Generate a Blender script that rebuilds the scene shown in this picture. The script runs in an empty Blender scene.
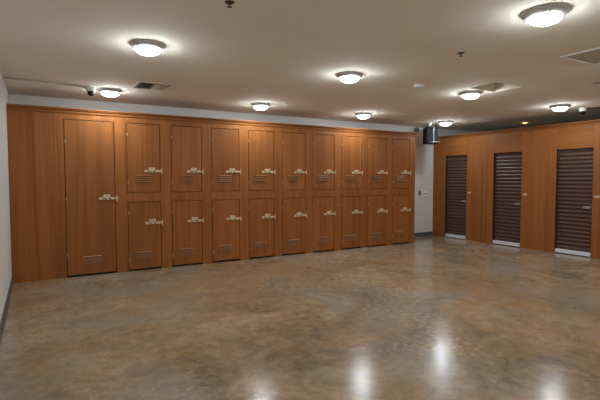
import bpy, bmesh, math
from mathutils import Vector, Matrix

S = bpy.context.scene
COL = S.collection
PI = math.pi

# ------------------------------------------------------------------ helpers
class MB:
    """collects solids into one mesh"""
    def __init__(self):
        self.bm = bmesh.new()

    def _merge(self, t, mi=0, smooth=False):
        for f in t.faces:
            f.material_index = mi
            f.smooth = smooth
        me = bpy.data.meshes.new('tmp')
        t.to_mesh(me)
        t.free()
        self.bm.from_mesh(me)
        bpy.data.meshes.remove(me)

    def box(self, x0, x1, y0, y1, z0, z1, bev=0.0, rot=None, mi=0):
        t = bmesh.new()
        bmesh.ops.create_cube(t, size=1.0)
        c = Vector(((x0 + x1) / 2, (y0 + y1) / 2, (z0 + z1) / 2))
        d = (x1 - x0, y1 - y0, z1 - z0)
        for v in t.verts:
            v.co = Vector((v.co.x * d[0], v.co.y * d[1], v.co.z * d[2]))
        if bev > 0:
            bmesh.ops.bevel(t, geom=list(t.edges), offset=bev, segments=2, affect='EDGES', profile=0.5)
        for v in t.verts:
            if rot is not None:
                v.co = rot @ v.co
            v.co += c
        self._merge(t, mi)
        return self

    def lathe(self, prof, n=32, c=(0, 0, 0), mi=0, axis='Z'):
        """prof: (radius, height) pairs; closed on the axis where radius is 0"""
        t = bmesh.new()
        rings = []
        for r, z in prof:
            if r <= 1e-6:
                rings.append([t.verts.new((0, 0, z))])
            else:
                rings.append([t.verts.new((r * math.cos(2 * PI * i / n), r * math.sin(2 * PI * i / n), z)) for i in range(n)])
        for a, b in zip(rings, rings[1:]):
            for i in range(n):
                j = (i + 1) % n
                if len(a) == 1 and len(b) == 1:
                    continue
                if len(a) == 1:
                    t.faces.new((a[0], b[j], b[i]))
                elif len(b) == 1:
                    t.faces.new((a[i], a[j], b[0]))
                else:
                    t.faces.new((a[i], a[j], b[j], b[i]))
        bmesh.ops.recalc_face_normals(t, faces=list(t.faces))
        M = {'Z': Matrix.Identity(3), 'Y': Matrix.Rotation(PI / 2, 3, 'X'), 'X': Matrix.Rotation(PI / 2, 3, 'Y')}[axis]
        for v in t.verts:
            v.co = M @ v.co + Vector(c)
        self._merge(t, mi, True)
        return self

    def tube(self, pts, r, n=10, mi=0):
        t = bmesh.new()
        pts = [Vector(p) for p in pts]
        rings = []
        for k, p in enumerate(pts):
            d = (pts[min(k + 1, len(pts) - 1)] - pts[max(k - 1, 0)]).normalized()
            a = d.cross(Vector((0, 0, 1)))
            if a.length < 1e-3:
                a = d.cross(Vector((1, 0, 0)))
            a.normalize()
            b = d.cross(a)
            rings.append([t.verts.new(p + r * (math.cos(2 * PI * i / n) * a + math.sin(2 * PI * i / n) * b)) for i in range(n)])
        for q, w in zip(rings, rings[1:]):
            for i in range(n):
                j = (i + 1) % n
                t.faces.new((q[i], q[j], w[j], w[i]))
        t.faces.new(rings[0][::-1])
        t.faces.new(rings[-1])
        bmesh.ops.recalc_face_normals(t, faces=list(t.faces))
        self._merge(t, mi, True)
        return self

    def extrude(self, prof, a0, a1, place, mi=0, smooth=False):
        """closed 2-D outline swept from a0 to a1; place(a, u, v) gives the point"""
        t = bmesh.new()
        A = [t.verts.new(place(a0, u, v)) for u, v in prof]
        B = [t.verts.new(place(a1, u, v)) for u, v in prof]
        n = len(prof)
        for i in range(n):
            j = (i + 1) % n
            t.faces.new((A[i], A[j], B[j], B[i]))
        t.faces.new(A[::-1])
        t.faces.new(B)
        bmesh.ops.recalc_face_normals(t, faces=list(t.faces))
        self._merge(t, mi, smooth)
        return self

    def build(self, name, mats, parent=None):
        me = bpy.data.meshes.new(name)
        self.bm.to_mesh(me)
        self.bm.free()
        for m in (mats if isinstance(mats, (list, tuple)) else [mats]):
            me.materials.append(m)
        o = bpy.data.objects.new(name, me)
        COL.objects.link(o)
        if parent is not None:
            o.parent = parent
        return o


def empty(name, loc=(0, 0, 0), rz=0.0):
    o = bpy.data.objects.new(name, None)
    o.empty_display_size = 0.1
    o.location = loc
    o.rotation_euler = (0, 0, rz)
    COL.objects.link(o)
    return o


def tag(o, label, cat, group=None):
    o['label'] = label
    o['category'] = cat
    o['kind'] = 'thing'
    if group:
        o['group'] = group
    return o


def struct(o):
    o['kind'] = 'structure'
    return o


def children(o):
    return [c for c in COL.objects if c.parent == o]


def copy_tree(o, parent=None):
    kids = children(o)
    c = o.copy()
    COL.objects.link(c)
    if parent is not None:
        c.parent = parent
    for k in kids:
        copy_tree(k, c)
    return c


# ------------------------------------------------------------------ materials
def srgb(r, g, b):
    f = lambda c: c / 12.92 if c <= 0.04045 else ((c + 0.055) / 1.055) ** 2.4
    return (f(r / 255), f(g / 255), f(b / 255), 1)


def new_mat(name):
    m = bpy.data.materials.new(name)
    m.use_nodes = True
    nt = m.node_tree
    b = nt.nodes['Principled BSDF']
    return m, nt, b


def N(nt, kind, **kw):
    n = nt.nodes.new(kind)
    for k, v in kw.items():
        setattr(n, k, v)
    return n


def ramp(nt, stops):
    n = nt.nodes.new('ShaderNodeValToRGB')
    e = n.color_ramp.elements
    e[0].position, e[0].color = stops[0]
    e[1].position, e[1].color = stops[-1]
    for p, c in stops[1:-1]:
        x = e.new(p)
        x.color = c
    return n


def noise(nt, vec, scale, detail=4, rough=0.55, dist=0.0):
    n = nt.nodes.new('ShaderNodeTexNoise')
    n.inputs['Scale'].default_value = scale
    n.inputs['Detail'].default_value = detail
    n.inputs['Roughness'].default_value = rough
    n.inputs['Distortion'].default_value = dist
    nt.links.new(vec, n.inputs['Vector'])
    return n.outputs['Fac']


def bump(nt, b, h, strength, dist):
    n = nt.nodes.new('ShaderNodeBump')
    n.inputs['Strength'].default_value = strength
    n.inputs['Distance'].default_value = dist
    nt.links.new(h, n.inputs['Height'])
    nt.links.new(n.outputs['Normal'], b.inputs['Normal'])


def wood(name, grain='Z', along=None):
    """vertical-grain (or horizontal-grain) brown laminate; grain axis in object space"""
    m, nt, b = new_mat(name)
    tc = N(nt, 'ShaderNodeTexCoord')
    oi = N(nt, 'ShaderNodeObjectInfo')
    off = N(nt, 'ShaderNodeVectorMath', operation='SCALE')
    off.inputs[0].default_value = (37.0, 91.0, 53.0)
    nt.links.new(oi.outputs['Random'], off.inputs['Scale'])
    add = N(nt, 'ShaderNodeVectorMath', operation='ADD')
    nt.links.new(tc.outputs['Object'], add.inputs[0])
    nt.links.new(off.outputs[0], add.inputs[1])

    def mapped(long, short):
        mp = N(nt, 'ShaderNodeMapping')
        sc = {'Z': (short, short, long), 'Y': (short, long, short), 'X': (long, short, short)}[grain]
        mp.inputs['Scale'].default_value = sc
        nt.links.new(add.outputs[0], mp.inputs['Vector'])
        return mp.outputs[0]
    fine = noise(nt, mapped(0.8, 38), 1.0, 5, 0.6, 0.3)
    band = noise(nt, mapped(0.25, 8), 1.0, 3, 0.5, 0.6)
    mix = N(nt, 'ShaderNodeMath', operation='MULTIPLY_ADD')
    mix.inputs[1].default_value = 0.5
    nt.links.new(fine, mix.inputs[0])
    sc = N(nt, 'ShaderNodeMath', operation='MULTIPLY')
    sc.inputs[1].default_value = 0.5
    nt.links.new(band, sc.inputs[0])
    nt.links.new(sc.outputs[0], mix.inputs[2])
    cr = ramp(nt, [(0.30, WOOD[0]), (0.5, WOOD[1]), (0.70, WOOD[2])])
    nt.links.new(mix.outputs[0], cr.inputs['Fac'])
    hs = N(nt, 'ShaderNodeHueSaturation')
    mr = N(nt, 'ShaderNodeMapRange')
    mr.inputs['To Min'].default_value = 0.92
    mr.inputs['To Max'].default_value = 1.08
    nt.links.new(oi.outputs['Random'], mr.inputs['Value'])
    nt.links.new(mr.outputs[0], hs.inputs['Value'])
    nt.links.new(cr.outputs['Color'], hs.inputs['Color'])
    nt.links.new(hs.outputs['Color'], b.inputs['Base Color'])
    b.inputs['Roughness'].default_value = 0.5
    b.inputs['Specular IOR Level'].default_value = 0.2
    bump(nt, b, fine, 0.06, 0.002)
    return m


WOOD = [(0.172, 0.056, 0.0115, 1), (0.262, 0.090, 0.0205, 1), (0.340, 0.127, 0.032, 1)]
wood_v = wood('cherry_laminate_vertical', 'Z')
wood_h = wood('cherry_laminate_horizontal', 'Y')
wood_x = wood('cherry_moulding', 'X')


def plaster(name, col, scale, strength, rough=0.9):
    m, nt, b = new_mat(name)
    tc = N(nt, 'ShaderNodeTexCoord')
    n1 = noise(nt, tc.outputs['Object'], scale, 6, 0.6)
    n2 = noise(nt, tc.outputs['Object'], 0.8, 3, 0.5)
    lo = tuple(c * 0.96 for c in col[:3]) + (1,)
    cr = ramp(nt, [(0.35, lo), (0.65, col)])
    nt.links.new(n2, cr.inputs['Fac'])
    nt.links.new(cr.outputs['Color'], b.inputs['Base Color'])
    b.inputs['Roughness'].default_value = rough
    b.inputs['Specular IOR Level'].default_value = 0.2
    bump(nt, b, n1, strength, 0.004)
    return m


m_ceiling = plaster('beige_textured_ceiling', (0.90, 0.845, 0.735, 1), 60, 0.35)
m_wall = plaster('white_wall_paint', (0.60, 0.58, 0.555, 1), 90, 0.12, 0.7)


def plain(name, col, rough=0.5, metal=0.0, spec=0.5, vary=0.06, nscale=25):
    m, nt, b = new_mat(name)
    tc = N(nt, 'ShaderNodeTexCoord')
    n = noise(nt, tc.outputs['Object'], nscale, 3)
    a = tuple(c * (1 - vary) for c in col[:3]) + (1,)
    z = tuple(min(1, c * (1 + vary)) for c in col[:3]) + (1,)
    cr = ramp(nt, [(0.3, a), (0.7, z)])
    nt.links.new(n, cr.inputs['Fac'])
    nt.links.new(cr.outputs['Color'], b.inputs['Base Color'])
    b.inputs['Roughness'].default_value = rough
    b.inputs['Metallic'].default_value = metal
    b.inputs['Specular IOR Level'].default_value = spec
    return m


m_base = plain('grey_vinyl_baseboard', (0.085, 0.085, 0.082, 1), 0.45)
m_hasp = plain('pale_brass_hasp', (0.60, 0.43, 0.25, 1), 0.5, 0.1)
m_plate = plain('cream_number_plate', (0.66, 0.49, 0.34, 1), 0.5)
m_louvre = plain('light_tan_lacquer', (0.25, 0.115, 0.045, 1), 0.45, 0.0, 0.3)
m_hinge = plain('brushed_hinge', (0.42, 0.28, 0.17, 1), 0.45, 0.3)
m_dark = plain('black_slot', (0.012, 0.010, 0.009, 1), 0.7)
m_curtain = plain('dark_brown_enamel', (0.084, 0.042, 0.030, 1), 0.38, 0.0, 0.5, 0.05)
m_guide = plain('dark_brown_guide', (0.028, 0.017, 0.013, 1), 0.5)
m_alu = plain('mill_aluminium', (0.74, 0.76, 0.80, 1), 0.35, 0.3)
m_latch = plain('zinc_latch', (0.50, 0.45, 0.40, 1), 0.35, 0.6)
m_ring = plain('brushed_nickel_ring', (0.50, 0.48, 0.49, 1), 0.5, 0.3)
m_white = plain('white_plastic', (0.74, 0.73, 0.71, 1), 0.45)
m_reg = plain('painted_register', (0.56, 0.51, 0.45, 1), 0.55)
m_duct = plain('dark_duct', (0.03, 0.027, 0.025, 1), 0.8)
m_black = plain('black_steel_case', (0.006, 0.007, 0.010, 1), 0.6, 0.0, 0.12)
m_greymetal = plain('grey_steel', (0.22, 0.22, 0.23, 1), 0.45, 0.5)
m_sprk = plain('dark_bronze_sprinkler', (0.06, 0.045, 0.035, 1), 0.4, 0.5)
m_tan = plain('tan_metal', (0.34, 0.29, 0.23, 1), 0.6)  # one even tan, for the cover disc beyond the grille
m_drywall = plain('raw_drywall_edge', (0.74, 0.66, 0.53, 1), 0.9)


def emitter(name, col, strength):
    m, nt, b = new_mat(name)
    b.inputs['Base Color'].default_value = (0.85, 0.85, 0.85, 1)
    b.inputs['Roughness'].default_value = 0.3
    b.inputs['Emission Color'].default_value = col
    b.inputs['Emission Strength'].default_value = strength
    return m


m_glow = emitter('lit_opal_glass', (0.87, 0.95, 1.0, 1), 27.0)
m_warmglow = emitter('lit_warm_lens', (1.0, 0.72, 0.34, 1), 0.7)

# stained, sealed concrete
FLOOR_GAIN = 1.33
m_floor, nt, b = new_mat('polished_stained_concrete')
tc = N(nt, 'ShaderNodeTexCoord')
P = tc.outputs['Object']
n_big = noise(nt, P, 0.33, 5, 0.55, 0.9)
n_mid = noise(nt, P, 1.25, 10, 0.70, 0.9)
n_fin = noise(nt, P, 9.0, 8, 0.65, 0.6)
cr1 = ramp(nt, [(0.36, (0.105, 0.090, 0.072, 1)), (0.46, (0.165, 0.120, 0.080, 1)), (0.54, (0.225, 0.150, 0.088, 1)), (0.66, (0.27, 0.22, 0.165, 1))])
cr2 = ramp(nt, [(0.34, (0.080, 0.066, 0.052, 1)), (0.45, (0.165, 0.115, 0.070, 1)), (0.54, (0.215, 0.155, 0.098, 1)), (0.66, (0.31, 0.25, 0.19, 1))])
nt.links.new(n_big, cr1.inputs['Fac'])
nt.links.new(n_mid, cr2.inputs['Fac'])
mx = N(nt, 'ShaderNodeMixRGB', blend_type='MIX')
mx.inputs['Fac'].default_value = 0.55
nt.links.new(cr1.outputs['Color'], mx.inputs['Color1'])
nt.links.new(cr2.outputs['Color'], mx.inputs['Color2'])
cr3 = ramp(nt, [(0.32, (0.72, 0.72, 0.72, 1)), (0.68, (1.24, 1.22, 1.20, 1))])
nt.links.new(n_fin, cr3.inputs['Fac'])
mx2 = N(nt, 'ShaderNodeMixRGB', blend_type='MULTIPLY')
mx2.inputs['Fac'].default_value = 1.0
nt.links.new(mx.outputs['Color'], mx2.inputs['Color1'])
nt.links.new(cr3.outputs['Color'], mx2.inputs['Color2'])
# hairline cracks and trowel veins
vor = N(nt, 'ShaderNodeTexNoise')
vor.inputs['Scale'].default_value = 0.9
vor.inputs['Detail'].default_value = 7
vor.inputs['Distortion'].default_value = 0.8
nt.links.new(P, vor.inputs['Vector'])
ab = N(nt, 'ShaderNodeMath', operation='SUBTRACT')
ab.inputs[1].default_value = 0.5
nt.links.new(vor.outputs['Fac'], ab.inputs[0])
ab2 = N(nt, 'ShaderNodeMath', operation='ABSOLUTE')
nt.links.new(ab.outputs[0], ab2.inputs[0])
cr4 = ramp(nt, [(0.0, (0.80, 0.78, 0.76, 1)), (0.02, (1, 1, 1, 1))])
nt.links.new(ab2.outputs[0], cr4.inputs['Fac'])
mx3 = N(nt, 'ShaderNodeMixRGB', blend_type='MULTIPLY')
mx3.inputs['Fac'].default_value = 0.7
nt.links.new(mx2.outputs['Color'], mx3.inputs['Color1'])
nt.links.new(cr4.outputs['Color'], mx3.inputs['Color2'])
# grey cement clouds, rusty clouds and pale scuffs in the stain
def blend(src, col, fac_noise, lo, hi, amt):
    rp = ramp(nt, [(lo, (0, 0, 0, 1)), (hi, (amt, amt, amt, 1))])
    nt.links.new(fac_noise, rp.inputs['Fac'])
    q = N(nt, 'ShaderNodeMixRGB', blend_type='MIX')
    q.inputs['Color2'].default_value = col
    nt.links.new(rp.outputs['Color'], q.inputs['Fac'])
    nt.links.new(src, q.inputs['Color1'])
    return q.outputs['Color']


def shifted(v):
    q = N(nt, 'ShaderNodeVectorMath', operation='ADD')
    q.inputs[1].default_value = v
    nt.links.new(P, q.inputs[0])
    return q.outputs[0]


fc = mx3.outputs['Color']
fc = blend(fc, (0.185, 0.165, 0.145, 1), noise(nt, shifted((31, 7, 0)), 0.55, 6, 0.6, 1.0), 0.47, 0.63, 0.60)
fc = blend(fc, (0.235, 0.135, 0.062, 1), noise(nt, shifted((3, 57, 0)), 0.75, 6, 0.6, 0.8), 0.50, 0.66, 0.55)
fc = blend(fc, (0.070, 0.055, 0.042, 1), noise(nt, shifted((13, 29, 0)), 0.9, 6, 0.62, 0.8), 0.58, 0.70, 0.50)
sc1 = noise(nt, shifted((9, 9, 0)), 17.0, 6, 0.75, 0.3)
sc2 = noise(nt, shifted((77, 5, 0)), 0.5, 3, 0.5, 0.5)
ml = N(nt, 'ShaderNodeMath', operation='MULTIPLY')
nt.links.new(sc1, ml.inputs[0])
nt.links.new(sc2, ml.inputs[1])
fc = blend(fc, (0.36, 0.29, 0.22, 1), ml.outputs[0], 0.285, 0.40, 0.6)
gn = N(nt, 'ShaderNodeVectorMath', operation='SCALE')
gn.operation = 'MULTIPLY'
gn.inputs[1].default_value = (FLOOR_GAIN * 1.0, FLOOR_GAIN * 0.985, FLOOR_GAIN * 0.93)
nt.links.new(fc, gn.inputs[0])
nt.links.new(gn.outputs[0], b.inputs['Base Color'])
mr = N(nt, 'ShaderNodeMapRange')
mr.inputs['From Min'].default_value = 0.3
mr.inputs['From Max'].default_value = 0.7
mr.inputs['To Min'].default_value = 0.13
mr.inputs['To Max'].default_value = 0.22
nt.links.new(n_mid, mr.inputs['Value'])
nt.links.new(mr.outputs[0], b.inputs['Roughness'])
b.inputs['Specular IOR Level'].default_value = 0.31
hsum = N(nt, 'ShaderNodeMath', operation='MULTIPLY_ADD')
hsum.inputs[1].default_value = 0.22
nt.links.new(noise(nt, P, 5.0, 3, 0.5, 0.4), hsum.inputs[0])
nt.links.new(n_mid, hsum.inputs[2])
bump(nt, b, hsum.outputs[0], 0.11, 0.01)

# ------------------------------------------------------------------ the room
R = 8.90        # face of the roll-up door partition
HC = 2.69       # ceiling
YB = 0.70       # back wall
YF = -9.2       # wall behind the photographer
XO = 12.2       # outer wall beyond the partition
struct(MB().box(-0.15, XO + .15, YF - .15, YB + .15, -0.12, 0.0).build('floor', m_floor))
hx0, hx1, hy0, hy1 = 5.50, 6.08, -3.47, -3.04
c = MB()
c.box(-0.15, hx0, YF - .15, YB + .15, HC, HC + .1)
c.box(hx1, XO + .15, YF - .15, YB + .15, HC, HC + .1)
c.box(hx0, hx1, YF - .15, hy0, HC, HC + .1)
c.box(hx0, hx1, hy1, YB + .15, HC, HC + .1)
struct(c.build('ceiling', m_ceiling))
struct(MB().box(-0.15, -0.011, YF, YB, 0, HC).build('wall_left', m_wall))
struct(MB().box(-0.15, XO + .15, YB, YB + .15, 0, HC).build('wall_back', m_wall))
struct(MB().box(-0.15, XO + .15, YF - .15, YF, 0, HC).build('wall_front', m_wall))
struct(MB().box(XO, XO + .15, YF, YB, 0, HC).build('wall_outer', m_wall))


def base_prof(h=0.10, t=0.012):
    return [(0, 0), (t + .004, 0), (t, 0.02), (t, h - .012), (t * .4, h), (0, h)]


struct(MB().extrude(base_prof(), YF, -0.002, lambda a, u, v: (-.011 + u, a, v)).build('baseboard_left', m_base))
struct(MB().extrude(base_prof(), 7.60, R - .002, lambda a, u, v: (a, YB - u, v)).build('baseboard_back', m_base))

# ------------------------------------------------------------------ the locker wall
FZ = 2.425


def door_mesh(x0, x1, z0, z1, slots):
    """slab door with real louvre slots cut through; slots = (sx0, sx1, [z centres])"""
    sx0, sx1, zs = slots
    hh = 0.0105
    m = MB()
    za, zb = min(zs) - hh, max(zs) + hh
    m.box(x0, x1, 0, .020, z0, za)
    m.box(x0, x1, 0, .020, zb, z1)
    m.box(x0, sx0, 0, .020, za, zb)
    m.box(sx1, x1, 0, .020, za, zb)
    for a, bz in zip(zs, zs[1:]):
        m.box(sx0, sx1, 0, .020, a + hh, bz - hh)
    return m


def louvre_mesh(sx0, sx1, zs):
    m = MB()
    for z in zs:
        # pressed hood: flush at its top edge, proud at its lower lip
        m.extrude([(0.006, z + .0105), (0.0, z + .0105), (-.013, z - .002), (-.013, z - .004), (.002, z + .006)],
                  sx0, sx1, lambda a, u, v: (a, u, v))
    return m


def hinge_mesh(x, z):
    return MB().lathe([(0, -.027), (.005, -.027), (.005, .027), (0, .027)], 10, (x, -.004, z)) \
        .box(x - .003, x + .011, -.0025, .001, z - .025, z + .025)


def hasp_mesh(x0, x1, z):
    """bar with two cut-outs, a swivel staple at its right end on the stile"""
    m = MB()
    m.box(x0, x1 - .03, -.010, -.0005, z - .019, z + .019, .003)
    m.box(x0 + .045, x0 + .105, -.0115, -.009, z - .007, z + .006, mi=1)      # slot
    m.lathe([(0, 0), (.013, 0), (.013, .004), (0, .004)], 14, (x0 + .148, -.0085, z), mi=1, axis='Y')
    m.box(x1 - .035, x1 + .002, -.014, -.004, z - .012, z + .012, .003)
    m.box(x1 - .006, x1 + .014, -.018, -.0005, z - .042, z + .040, .003)
    m.lathe([(0, 0), (.009, .001), (.009, .012), (.005, .016), (0, .016)], 14, (x1 - .055, -.009, z - .004), axis='Y')
    return m


def plate_mesh(x0, x1, z0, z1):
    m = MB()
    m.box(x0, x1, -.007, -.0005, z0, z1, .0015)
    w = (x1 - x0)
    for k in (0.36, 0.64):                                                   # unreadable worn digits
        m.box(x0 + w * k - .004, x0 + w * k + .004, -.0078, -.0068, z0 + .009, z1 - .009, mi=1)
    return m


def add_door(parent, x0, x1, z0, z1, slots, hinges, hasp_z, hasp_x):
    d = door_mesh(x0, x1, z0, z1, slots).build('door', wood_v, parent)
    louvre_mesh(slots[0] + .001, slots[1] - .001, slots[2]).build('louver_vent', m_louvre, d)
    for hz in hinges:
        hinge_mesh(x0 - .001, hz).build('hinge', m_hinge, d)['label'] = 'small brass hinge on the left door edge'
    hasp_mesh(hasp_x[0], hasp_x[1], hasp_z).build('hasp', [m_hasp, m_dark], d)['label'] = 'pale metal slide-bolt hasp'
    xm = (hasp_x[0] * .56 + hasp_x[1] * .44)
    plate_mesh(xm - .048, xm + .048, hasp_z + .023, hasp_z + .060).build('number_plate', [m_plate, m_dark], d)['label'] = 'cream number plate above the hasp'
    return d


def make_bay():
    root = empty('storage_locker')
    W = 0.674
    m = MB()
    m.box(0, .005, 0, .69, 0, FZ)                # left gable
    m.box(.509, W - .0005, 0, .022, 0, FZ)       # broad right stile
    m.box(W - .014, W - .0005, .022, .69, 0, FZ)
    m.box(.005, .509, 0, .022, 2.290, FZ)        # top rail
    m.box(.005, .509, 0, .022, 1.079, 1.217)     # middle rail
    m.box(.005, W - .014, .022, .66, 1.14, 1.155)
    m.box(.005, W - .014, .022, .66, 2.40, FZ)
    m.box(.005, W - .014, .66, .69, 0, FZ)
    m.build('body', wood_v, root)
    add_door(root, .0145, .4995, 1.2265, 2.2805, (.125, .365, [1.390, 1.422, 1.454, 1.486]), (2.10, 1.37), 1.553, (.262, .520))
    add_door(root, .0145, .4995, .030, 1.0695, (.115, .365, [.186, .218, .250, .282]), (.90, .18), .739, (.262, .520))
    return root


def make_tall():
    root = empty('tall_locker')
    W = 0.926
    m = MB()
    m.box(0, .085, 0, .022, 0, FZ)
    m.box(0, .014, .022, .69, 0, FZ)
    m.box(.761, W - .0005, 0, .022, 0, FZ)
    m.box(W - .014, W - .0005, .022, .69, 0, FZ)
    m.box(.085, .761, 0, .022, 2.290, FZ)
    m.box(.014, W - .014, .022, .66, 2.40, FZ)
    m.box(.014, W - .014, .66, .69, 0, FZ)
    m.build('body', wood_v, root)
    add_door(root, .0955, .7505, .030, 2.2805, (.298, .554, [.186, .218, .250, .282]), (1.968, 1.138, .327), 1.14, (.531, .775))
    return root


for name, x0, x1, lab in (
        ('wood_panel', -0.0095, 0.2995, 'plain brown wood panel against the white left wall, at the left end of the lockers'),
        ('wood_panel', 0.3010, 0.5755, 'plain brown wood panel between the tall locker and the end panel by the white wall')):
    o = MB().box(x0, x1, 0, .022, 0, FZ).box(x0, x1, .022, .69, FZ - .02, FZ).build(name, wood_v)
    tag(o, lab, 'panel', 'filler panels left of the lockers')

tall = make_tall()
tall.location = (0.577, 0, 0)
tag(tall, 'tall brown wood locker with one full-height door, left of all the two-door lockers', 'locker')

ORD = ['two-door wood locker directly right of the tall single-door locker',
       'two-door wood locker, second to the right of the tall single-door locker',
       'two-door wood locker, third to the right of the tall single-door locker',
       'two-door wood locker, fourth to the right of the tall single-door locker',
       'two-door wood locker standing in the exact middle of the row of nine',
       'two-door wood locker, fourth from the white wall strip at the right end',
       'two-door wood locker, third from the white wall strip at the right end',
       'two-door wood locker, second from the white wall strip at the right end',
       'two-door wood locker at the right end of the row, next to the white wall strip']
bay = make_bay()
for i in range(9):
    o = bay if i == 0 else copy_tree(bay)
    o.location = (1.503 + 0.674 * i, 0, 0)
    tag(o, ORD[i], 'locker', 'two-door wood storage lockers')

# crown moulding along the locker tops, with a return at the free end
XE = 1.503 + 0.674 * 9
cp = [(0, 2.374), (-.016, 2.374), (-.019, 2.388), (-.019, 2.398), (-.005, 2.402), (-.005, 2.408), (-.032, 2.412), (-.036, 2.426), (-.050, 2.431), (-.050, 2.444), (0, 2.444)]
m = MB().extrude(cp, -0.0095, XE + .05, lambda a, u, v: (a, u - .0005, v))
m.extrude([(-u, v) for u, v in cp], 0.0, 0.69, lambda a, u, v: (XE + u + .0005, a, v))
tag(m.build('crown_moulding', wood_x), 'brown wood crown moulding running along the top of all the lockers', 'moulding')

# ------------------------------------------------------------------ partition with roll-up doors
DOORS = [(0.31, -0.31), (-1.01, -1.665), (-2.375, -3.03)]
ZD = 1.988
ZP = 2.43
core = MB()
edges = [YB - .001] + [v for d in DOORS for v in d] + [-6.2]
for k in range(0, len(edges), 2):
    core.box(R + .018, R + .12, edges[k + 1], edges[k], 0, ZP)
for a, c_ in DOORS:
    core.box(R + .018, R + .12, c_, a, ZD, ZP)
wall_right = struct(core.build('wall_right', m_guide))
gap = 0.0012
for k in range(0, len(edges), 2):
    y0, y1 = edges[k + 1], edges[k]
    cuts = [y1, y0]
    if k == len(edges) - 2:
        cuts = [y1, -3.72, -4.42, -5.1, y0]
    for q, w in zip(cuts, cuts[1:]):
        MB().box(R, R + .018, w + gap, q - gap, 0, ZP).build('wood_panel', wood_v, wall_right)
for a, c_ in DOORS:
    MB().box(R, R + .018, c_ + gap, a - gap, ZD, ZP).build('header_panel', wood_h, wall_right)
pp = [(0, 2.400), (-.016, 2.400), (-.019, 2.414), (-.019, 2.424), (-.005, 2.428), (-.005, 2.434), (-.032, 2.438), (-.036, 2.452), (-.050, 2.457), (-.050, 2.472), (.12, 2.472), (.12, 2.431), (0, 2.431)]
MB().extrude(pp, YB - .001, -6.2, lambda a, u, v: (R + u, a, v)).build('crown_moulding', wood_h, wall_right)


def make_shutter(w):
    """origin at floor, middle of the opening; +x runs along the opening, y = depth into the wall"""
    root = empty('roll_up_door')
    h = w / 2
    # corrugated curtain
    pitch, z0, z1 = 0.0765, 0.082, ZD
    prof = []
    n = int(round((z1 - z0) / pitch))
    p = (z1 - z0) / n
    for i in range(n):
        zb = z0 + i * p
        for t, d in ((0.0, .006), (0.16, .006), (0.22, .000), (0.30, -.0085), (0.42, -.013), (0.58, -.015), (0.74, -.014), (0.86, -.010), (0.94, .000), (0.98, .006)):
            prof.append((d, zb + t * p))
    prof.append((0, z1))
    back = [(0.010, z1), (0.010, z0)]
    MB().extrude(prof + back, -h + .006, h - .006, lambda a, u, v: (a, .062 + u, v), smooth=False).build('slat_curtain', m_curtain, root)
    for s in (-1, 1):
        x0, x1 = (-h + .0005, -h + .028) if s < 0 else (h - .028, h - .0005)
        MB().box(x0, x1, .034, .046, .0, ZD - .001, .002).box((x0 if s < 0 else x1 - .004), (x0 + .004 if s < 0 else x1), .004, .034, 0, ZD - .001) \
            .build('guide_track', m_guide, root)
    bar = MB().box(-h + .001, h - .001, .020, .062, .016, .084, .004).box(-h + .001, h - .001, .012, .034, .016, .030, .003).build('bottom_bar', m_alu, root)
    bar['label'] = 'bright aluminium bottom bar'
    MB().box(-h + .003, h - .003, .026, .050, .0005, .016).build('bottom_seal', m_dark, root)
    l = MB()
    l.box(h - .165, h - .032, .026, .047, .880, .892, .002)
    l.box(h - .165, h - .032, .026, .047, .916, .928, .002)
    l.box(h - .165, h - .140, .026, .047, .880, .928, .002)
    l.box(h - .120, h - .012, .022, .034, .897, .911, .002)
    l.box(h - .075, h - .060, .012, .030, .885, .922, .002)
    lt = l.build('latch', m_latch, root)
    lt['label'] = 'zinc slide latch near the right edge'
    MB().box(h - .14, h - .035, .046, .050, .892, .916).build('latch_slot', m_dark, lt)
    return root


SL = ['brown slatted roll-up door nearest the white wall strip and black heater',
      'brown slatted roll-up door in the middle of the three, with brighter sheen on its slats',
      'brown slatted roll-up door closest to the camera, at the right of the picture']
for i, (a, c_) in enumerate(DOORS):
    o = make_shutter(a - c_)
    o.location = (R, (a + c_) / 2, 0)
    o.rotation_euler = (0, 0, -PI / 2)
    tag(o, SL[i], 'roll-up door', 'brown roll-up doors')

PL = ['small cream unit number plate right of the roll-up door nearest the white wall strip',
      'small cream unit number plate right of the middle roll-up door',
      'small cream unit number plate right of the roll-up door closest to the camera']
for i, (ya, yb) in enumerate(((-.356, -.440), (-1.712, -1.795), (-3.062, -3.148))):
    m = MB().box(R - .004, R - .0004, yb, ya, 1.092, 1.126, .001)
    for t in (0.36, 0.64):
        yy = yb + (ya - yb) * t
        m.box(R - .0048, R - .0038, yy - .004, yy + .004, 1.101, 1.117, mi=1)
    tag(m.build('unit_number_plate', [m_plate, m_greymetal]), PL[i], 'sign', 'unit number plates by the roll-up doors')

# unseen pale deck, added behind the partition to bounce light onto the ceiling
struct(MB().box(R + .12, XO, -6.2, YB - .002, 2.36, 2.40).build('bounce_deck_1', m_reg))

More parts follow.
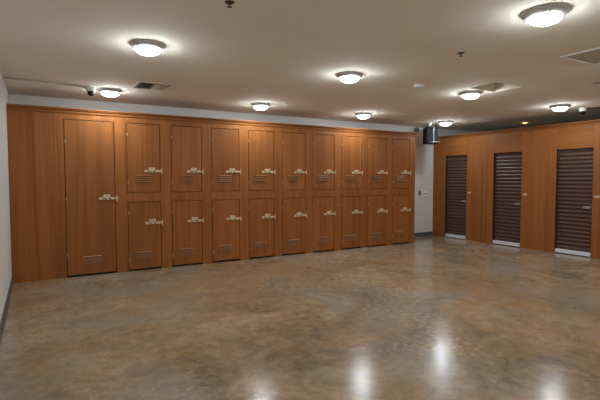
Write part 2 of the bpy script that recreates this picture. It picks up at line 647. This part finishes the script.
# ------------------------------------------------------------------ ceiling lights
def make_light():
    root = empty('ceiling_light')
    MB().lathe([(0, 0), (.170, 0), (.174, -.004), (.173, -.012), (.163, -.018), (.158, -.022), (.152, -.032), (.146, -.034), (.134, -.043), (.127, -.045),
                (.122, -.042), (.120, -.012), (0, -.012)], 48).build('metal_ring', m_ring, root)
    prof = [(.1215, -.034)]
    for k in range(0, 10):
        t = k / 9 * PI / 2
        prof.append((.1215 * math.cos(t) ** .85 if k < 9 else 0, -.044 - .050 * math.sin(t)))
    MB().lathe(prof, 40).build('glass_dome', m_glow, root)['label'] = 'lit white glass dome'
    for k in range(3):
        a = 2 * PI * k / 3 - 0.35
        c = Vector((0.150 * math.cos(a), .150 * math.sin(a), -.036))
        MB().lathe([(0, .004), (.008, .004), (.010, -.002), (.007, -.012), (0, -.014)], 12, c).build('clip_knob', m_ring, root)
    return root


LX = [1.24, 3.59, 5.79, 8.12]
LY = [-0.38, -2.85, -5.26]
SPOTS = [
    (3.64, -5.22, 'largest round dome ceiling light, nearest the camera, left of the return air grille'),
    (LX[0], LY[1], 'round dome ceiling light at left, in front of the square supply register'),
    (LX[0], LY[0], 'round dome ceiling light close above the lockers, beside the left security camera'),
    (LX[1], LY[1], 'round dome ceiling light in the middle of the room, alone between sprinklers and lockers'),
    (LX[1], LY[0], 'round dome ceiling light above the middle of the lockers, farther left of two there'),
    (LX[2], LY[0], 'round dome ceiling light above the lockers near their right end'),
    (LX[2], LY[1], 'round dome ceiling light touching the open square ceiling hatch'),
    (LX[3], LY[1], 'round dome ceiling light beside the right security camera, above the roll-up doors'),
    (8.10, -0.37, 'round dome ceiling light in the far corner beside the black unit heater'),
]
lamp = make_light()
for i, (x, y, lab) in enumerate(SPOTS):
    o = lamp if i == 0 else copy_tree(lamp)
    o.location = (x, y, HC)
    o.scale = (.93, .93, 1)
    tag(o, lab, 'ceiling light', 'round dome ceiling lights')

for x, y in ((LX[0], LY[2]), (LX[2], LY[2]), (LX[3], LY[2]), (LX[0], -7.67), (LX[1], -7.67), (LX[2], -7.67), (LX[3], -7.67)):
    o = copy_tree(lamp)          # unseen lamps added on the same grid to brighten the room
    o.location = (x, y, HC)
    tag(o, 'added round dome ceiling light beside or behind the camera, outside the picture', 'ceiling light', 'added dome ceiling lights outside the picture')

# ------------------------------------------------------------------ small ceiling fittings
def make_register(wx, wy):
    """two-way supply register: frame with two banks of blades thrown opposite ways"""
    root = empty('supply_register')
    a, c = wx / 2, wy / 2
    f = .035
    MB().box(-a, a, -c, -c + f, -.012, 0, .003).box(-a, a, c - f, c, -.012, 0, .003) \
        .box(-a, -a + f, -c + f, c - f, -.012, 0, .003).box(a - f, a, -c + f, c - f, -.012, 0, .003) \
        .box(-.006, .006, -c + f, c - f, -.011, 0).build('frame', m_reg, root)
    MB().box(-a + f, a - f, -c + f, c - f, -.0015, -.0005).build('duct_opening', m_duct, root)
    n = 5
    for s in (-1, 1):
        bl = MB()
        for k in range(n):
            x = s * (.018 + (a - f - .02) * (k + .5) / n)
            bl.box(x - .0135, x + .0135, -c + f, c - f, -.0120, -.0108, rot=Matrix.Rotation(s * 0.8, 3, 'Y'))
        bl.build('louver_bank', m_reg, root)
    return root


reg = make_register(.42, .46)
reg.location = (1.685, -.97, HC)
tag(reg, 'square ceiling supply register above the left lockers, near the left security camera', 'air vent', 'ceiling supply registers')
r2 = copy_tree(reg)
r2.location = (8.55, -.97, HC)
tag(r2, 'dark ceiling supply register above the far roll-up doors, right of the corner light', 'air vent', 'ceiling supply registers')

g = empty('return_air_grille', (5.27, -4.90, HC))
tag(g, 'large beige return air grille in the ceiling at the right edge of the picture', 'air vent')
a, c_, f = .295, .31, .028
MB().box(-a, a, -c_, -c_ + f, -.014, 0, .003).box(-a, a, c_ - f, c_, -.014, 0, .003) \
    .box(-a, -a + f, -c_ + f, c_ - f, -.014, 0, .003).box(a - f, a, -c_ + f, c_ - f, -.014, 0, .003).build('frame', m_white, g)
bl = MB()
for k in range(22):
    x = -a + f + (2 * a - 2 * f) * (k + .5) / 22
    bl.box(x - .011, x + .011, -c_ + f, c_ - f, -.0085, -.0065, rot=Matrix.Rotation(0.3, 3, 'Y'))
bl.build('louver_bank', m_reg, g)
MB().box(-a + f, a - f, -c_ + f, c_ - f, -.0012, -.0004).build('duct_opening', m_reg, g)

# open access hatch, its liner going up through the ceiling
t = .012
h = MB()
h.box(hx0, hx0 + t, hy0, hy1, HC + .001, HC + .34)
h.box(hx1 - t, hx1, hy0, hy1, HC + .001, HC + .34)
h.box(hx0 + t, hx1 - t, hy0, hy0 + t, HC + .001, HC + .34)
h.box(hx0 + t, hx1 - t, hy1 - t, hy1, HC + .001, HC + .34)
h.box(hx0, hx1, hy0, hy1, HC + .34, HC + .35)
tag(h.build('ceiling_hatch', m_drywall), 'open square hatch in the ceiling with pale inner sides beside a dome light', 'hatch')


def make_sprinkler():
    root = empty('ceiling_sprinkler')
    MB().lathe([(0, 0), (.034, 0), (.036, -.004), (.024, -.010), (0, -.012)], 24).build('escutcheon', m_sprk, root)
    m = MB().lathe([(0, -.010), (.010, -.010), (.010, -.018), (.006, -.021), (0, -.021)], 14)
    for s in (-1, 1):
        m.tube([(s * .008, 0, -.016), (s * .014, 0, -.024), (s * .004, 0, -.034)], .0028, 8)
    m.lathe([(0, -.034), (.018, -.034), (.019, -.036), (0, -.038)], 16)
    m.build('deflector', m_sprk, root)
    return root


sp = make_sprinkler()
for i, (x, y, lab) in enumerate(((1.522, -4.182, 'dark sprinkler head in the ceiling at the top edge of the picture'),
                                 (3.992, -4.157, 'dark sprinkler head in the ceiling between the largest and the middle dome light'))):
    o = sp if i == 0 else copy_tree(sp)
    o.location = (x, y, HC)
    tag(o, lab, 'sprinkler', 'ceiling sprinkler heads')


def make_detector(r, h):
    root = empty('smoke_detector')
    MB().lathe([(0, 0), (r, 0), (r, -.008), (r * .96, -.010), (0, -.010)], 28).build('base', m_white, root)
    MB().lathe([(0, -.010), (r * .84, -.010), (r * .80, -h * .7), (r * .55, -h), (0, -h)], 28).build('sensor_cover', m_white, root)
    return root


d1 = make_detector(.075, .045)
d1.location = (4.749, -2.851, HC)
tag(d1, 'white smoke detector on the ceiling between the middle dome light and the hatch', 'smoke detector', 'ceiling smoke detectors')
d2 = make_detector(.055, .060)
d2.location = (7.98, -.02, HC)
tag(d2, 'small white smoke detector on the ceiling just above the black unit heater', 'smoke detector', 'ceiling smoke detectors')

for x, y, r, mm, lab in ((4.721, -.399, .062, m_white, 'bright white sprinkler cover disc between the two lights over the lockers'),
                         (3.925, -.696, .038, m_reg, 'faint beige sprinkler cover disc just right of the light over the middle lockers'),
                         (6.516, -.759, .038, m_reg, 'faint beige sprinkler cover disc in the ceiling near the right end of the lockers'),
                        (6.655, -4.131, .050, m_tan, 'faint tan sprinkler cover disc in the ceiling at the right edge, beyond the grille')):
    o = MB().lathe([(0, 0), (r * .6, 0), (r * .6, -.006), (r, -.006), (r, -.010), (r * .5, -.013), (0, -.0135)], 28).build('ceiling_sprinkler_cover', mm)
    o.location = (x, y, HC)
    tag(o, lab, 'sprinkler cover', 'flat sprinkler covers')

# warm downlight beyond the partition, seen over its top
o = empty('recessed_downlight', (9.75, -1.17, HC))
tag(o, 'small warm lit downlight in the ceiling beyond the roll-up door partition', 'downlight')
MB().lathe([(.055, 0), (.085, 0), (.085, -.005), (.058, -.012), (.052, -.004), (.055, 0)], 28).build('trim_ring', m_white, o)
MB().lathe([(0, -.004), (.052, -.004), (.050, -.016), (0, -.020)], 24).build('lens', m_warmglow, o)


def make_camera(dirx, diry):
    """ceiling security camera: base cup, ball housing and lens"""
    root = empty('security_camera')
    MB().lathe([(0, 0), (.060, 0), (.063, -.022), (.058, -.056), (.050, -.062), (0, -.062)], 24).build('mount_base', m_white, root)
    d = Vector((dirx, diry, -.55)).normalized()
    c = Vector((0, 0, -.074))
    MB().lathe([(.046 * math.sin(PI * k / 12), -.046 * math.cos(PI * k / 12)) for k in range(13)], 24, c).build('ball_housing', m_black, root)
    e = MB().tube([c + d * .038, c + d * .056], .026, 18)
    e.build('lens_barrel', m_black, root)
    return root


c1 = make_camera(-.1, -.9)
c1.location = (.985, -.45, HC)
tag(c1, 'small dark security camera on the ceiling at the far left, beside a dome light', 'security camera', 'ceiling security cameras')
c2 = make_camera(-.8, -.5)
c2.location = (8.72, -2.92, HC)
tag(c2, 'white and black security camera on the ceiling above the roll-up door closest to the camera', 'security camera', 'ceiling security cameras')
o = MB().tube([(.925, -.460, HC - .012), (.80, -.49, HC - .012), (-.0105, -.62, HC - .012)], .0115).build('ceiling_conduit', m_reg)
tag(o, 'thin pale cable conduit on the ceiling running from the left camera to the white wall', 'conduit', 'camera conduits')
o = MB().tube([(8.78, -2.955, HC - .012), (8.86, -3.10, HC - .012), (9.30, -3.55, HC - .012)], .0115).build('ceiling_conduit', m_sprk)
tag(o, 'thin dark cable conduit on the ceiling running right from the right security camera', 'conduit', 'camera conduits')

# black unit heater hung in the far corner
hrot = math.radians(-30)
ht = empty('unit_heater', (8.21, 0.16, 0), hrot)
tag(ht, 'black unit heater hanging from the ceiling in the far corner by the partition', 'heater')
hz0, hz1 = 2.235, 2.61
MB().box(-.14, .14, -.14, .14, hz0, hz1, .012).build('case', m_black, ht)
lv = MB()
for k in range(7):
    z = hz0 + .045 + k * (hz1 - hz0 - .09) / 6
    lv.box(-.115, .115, -.150, -.139, z - .012, z + .012, rot=Matrix.Rotation(-0.5, 3, 'X'))
lv.build('louver_front', m_black, ht)
MB().box(.022, .034, -.158, -.146, hz0 - .005, hz1 + .01, .002).build('guard_bar', m_greymetal, ht)['label'] = 'grey vertical bar'
MB().box(-.09, .165, -.165, -.150, hz0 + .03, hz0 + .042, .002).build('guard_rail', m_greymetal, ht)['label'] = 'grey horizontal rail'
MB().box(-.10, .18, -.04, .04, hz1, hz1 + .014).tube([(-.08, 0, hz1 + .01), (-.08, 0, HC - .0005)], .012).tube([(.14, 0, hz1 + .01), (.14, 0, HC - .0005)], .012) \
    .build('hanger_bracket', m_black, ht)

# back-wall fittings
o = MB().box(8.215, 8.32, YB - .07, YB - .0005, 2.565, 2.66, .005).build('wall_junction_box', m_greymetal)
tag(o, 'grey junction box high on the white wall strip, left of the black heater', 'junction box')
sw = empty('wall_switch', (8.435, YB, 1.085))
tag(sw, 'small dark switch plate on the white wall strip beside the lockers', 'switch')
MB().box(-.036, .036, -.008, -.0005, -.06, .06, .003).build('cover_plate', m_greymetal, sw)
MB().box(-.014, .014, -.013, -.007, -.028, .028, .002).build('toggle', m_black, sw)
tm = empty('wall_mounted_thermostat', (8.64, YB, 1.065))
tag(tm, 'pale thermostat with a dark strip on the white wall beside the partition', 'thermostat')
MB().box(-.075, .075, -.022, -.0005, -.055, .055, .006).build('case', m_white, tm)
MB().box(-.055, .050, -.0235, -.0215, -.012, .014).build('display', m_greymetal, tm)

# ------------------------------------------------------------------ camera
f_px, yaw, pit, roll = 444.18, 0.536, 0.048, -0.0008
d = Vector((math.sin(yaw) * math.cos(pit), math.cos(yaw) * math.cos(pit), -math.sin(pit)))
r = Vector((math.cos(yaw), -math.sin(yaw), 0))
u = r.cross(d)
r2_ = r * math.cos(roll) + u * math.sin(roll)
u2_ = -r * math.sin(roll) + u * math.cos(roll)
cam = bpy.data.cameras.new('camera')
cam.sensor_width = 36
cam.lens = f_px * 36 / 600
co = bpy.data.objects.new('camera', cam)
M = Matrix((r2_, u2_, -d)).transposed().to_4x4()
M.translation = Vector((0.3064, -7.208, 1.4347))
co.matrix_world = M
COL.objects.link(co)
S.camera = co

w = bpy.data.worlds.new('world')
w.use_nodes = True
w.node_tree.nodes['Background'].inputs['Color'].default_value = (0.02, 0.02, 0.02, 1)
S.world = w

S.view_settings.view_transform = 'Standard'
S.view_settings.look = 'None'
S.view_settings.gamma = 1
S.view_settings.use_curve_mapping = False
S.view_settings.exposure = 2.05
S.cycles.max_bounces = 10
S.cycles.diffuse_bounces = 6
S.cycles.use_denoising = True
S.cycles.sample_clamp_indirect = 8
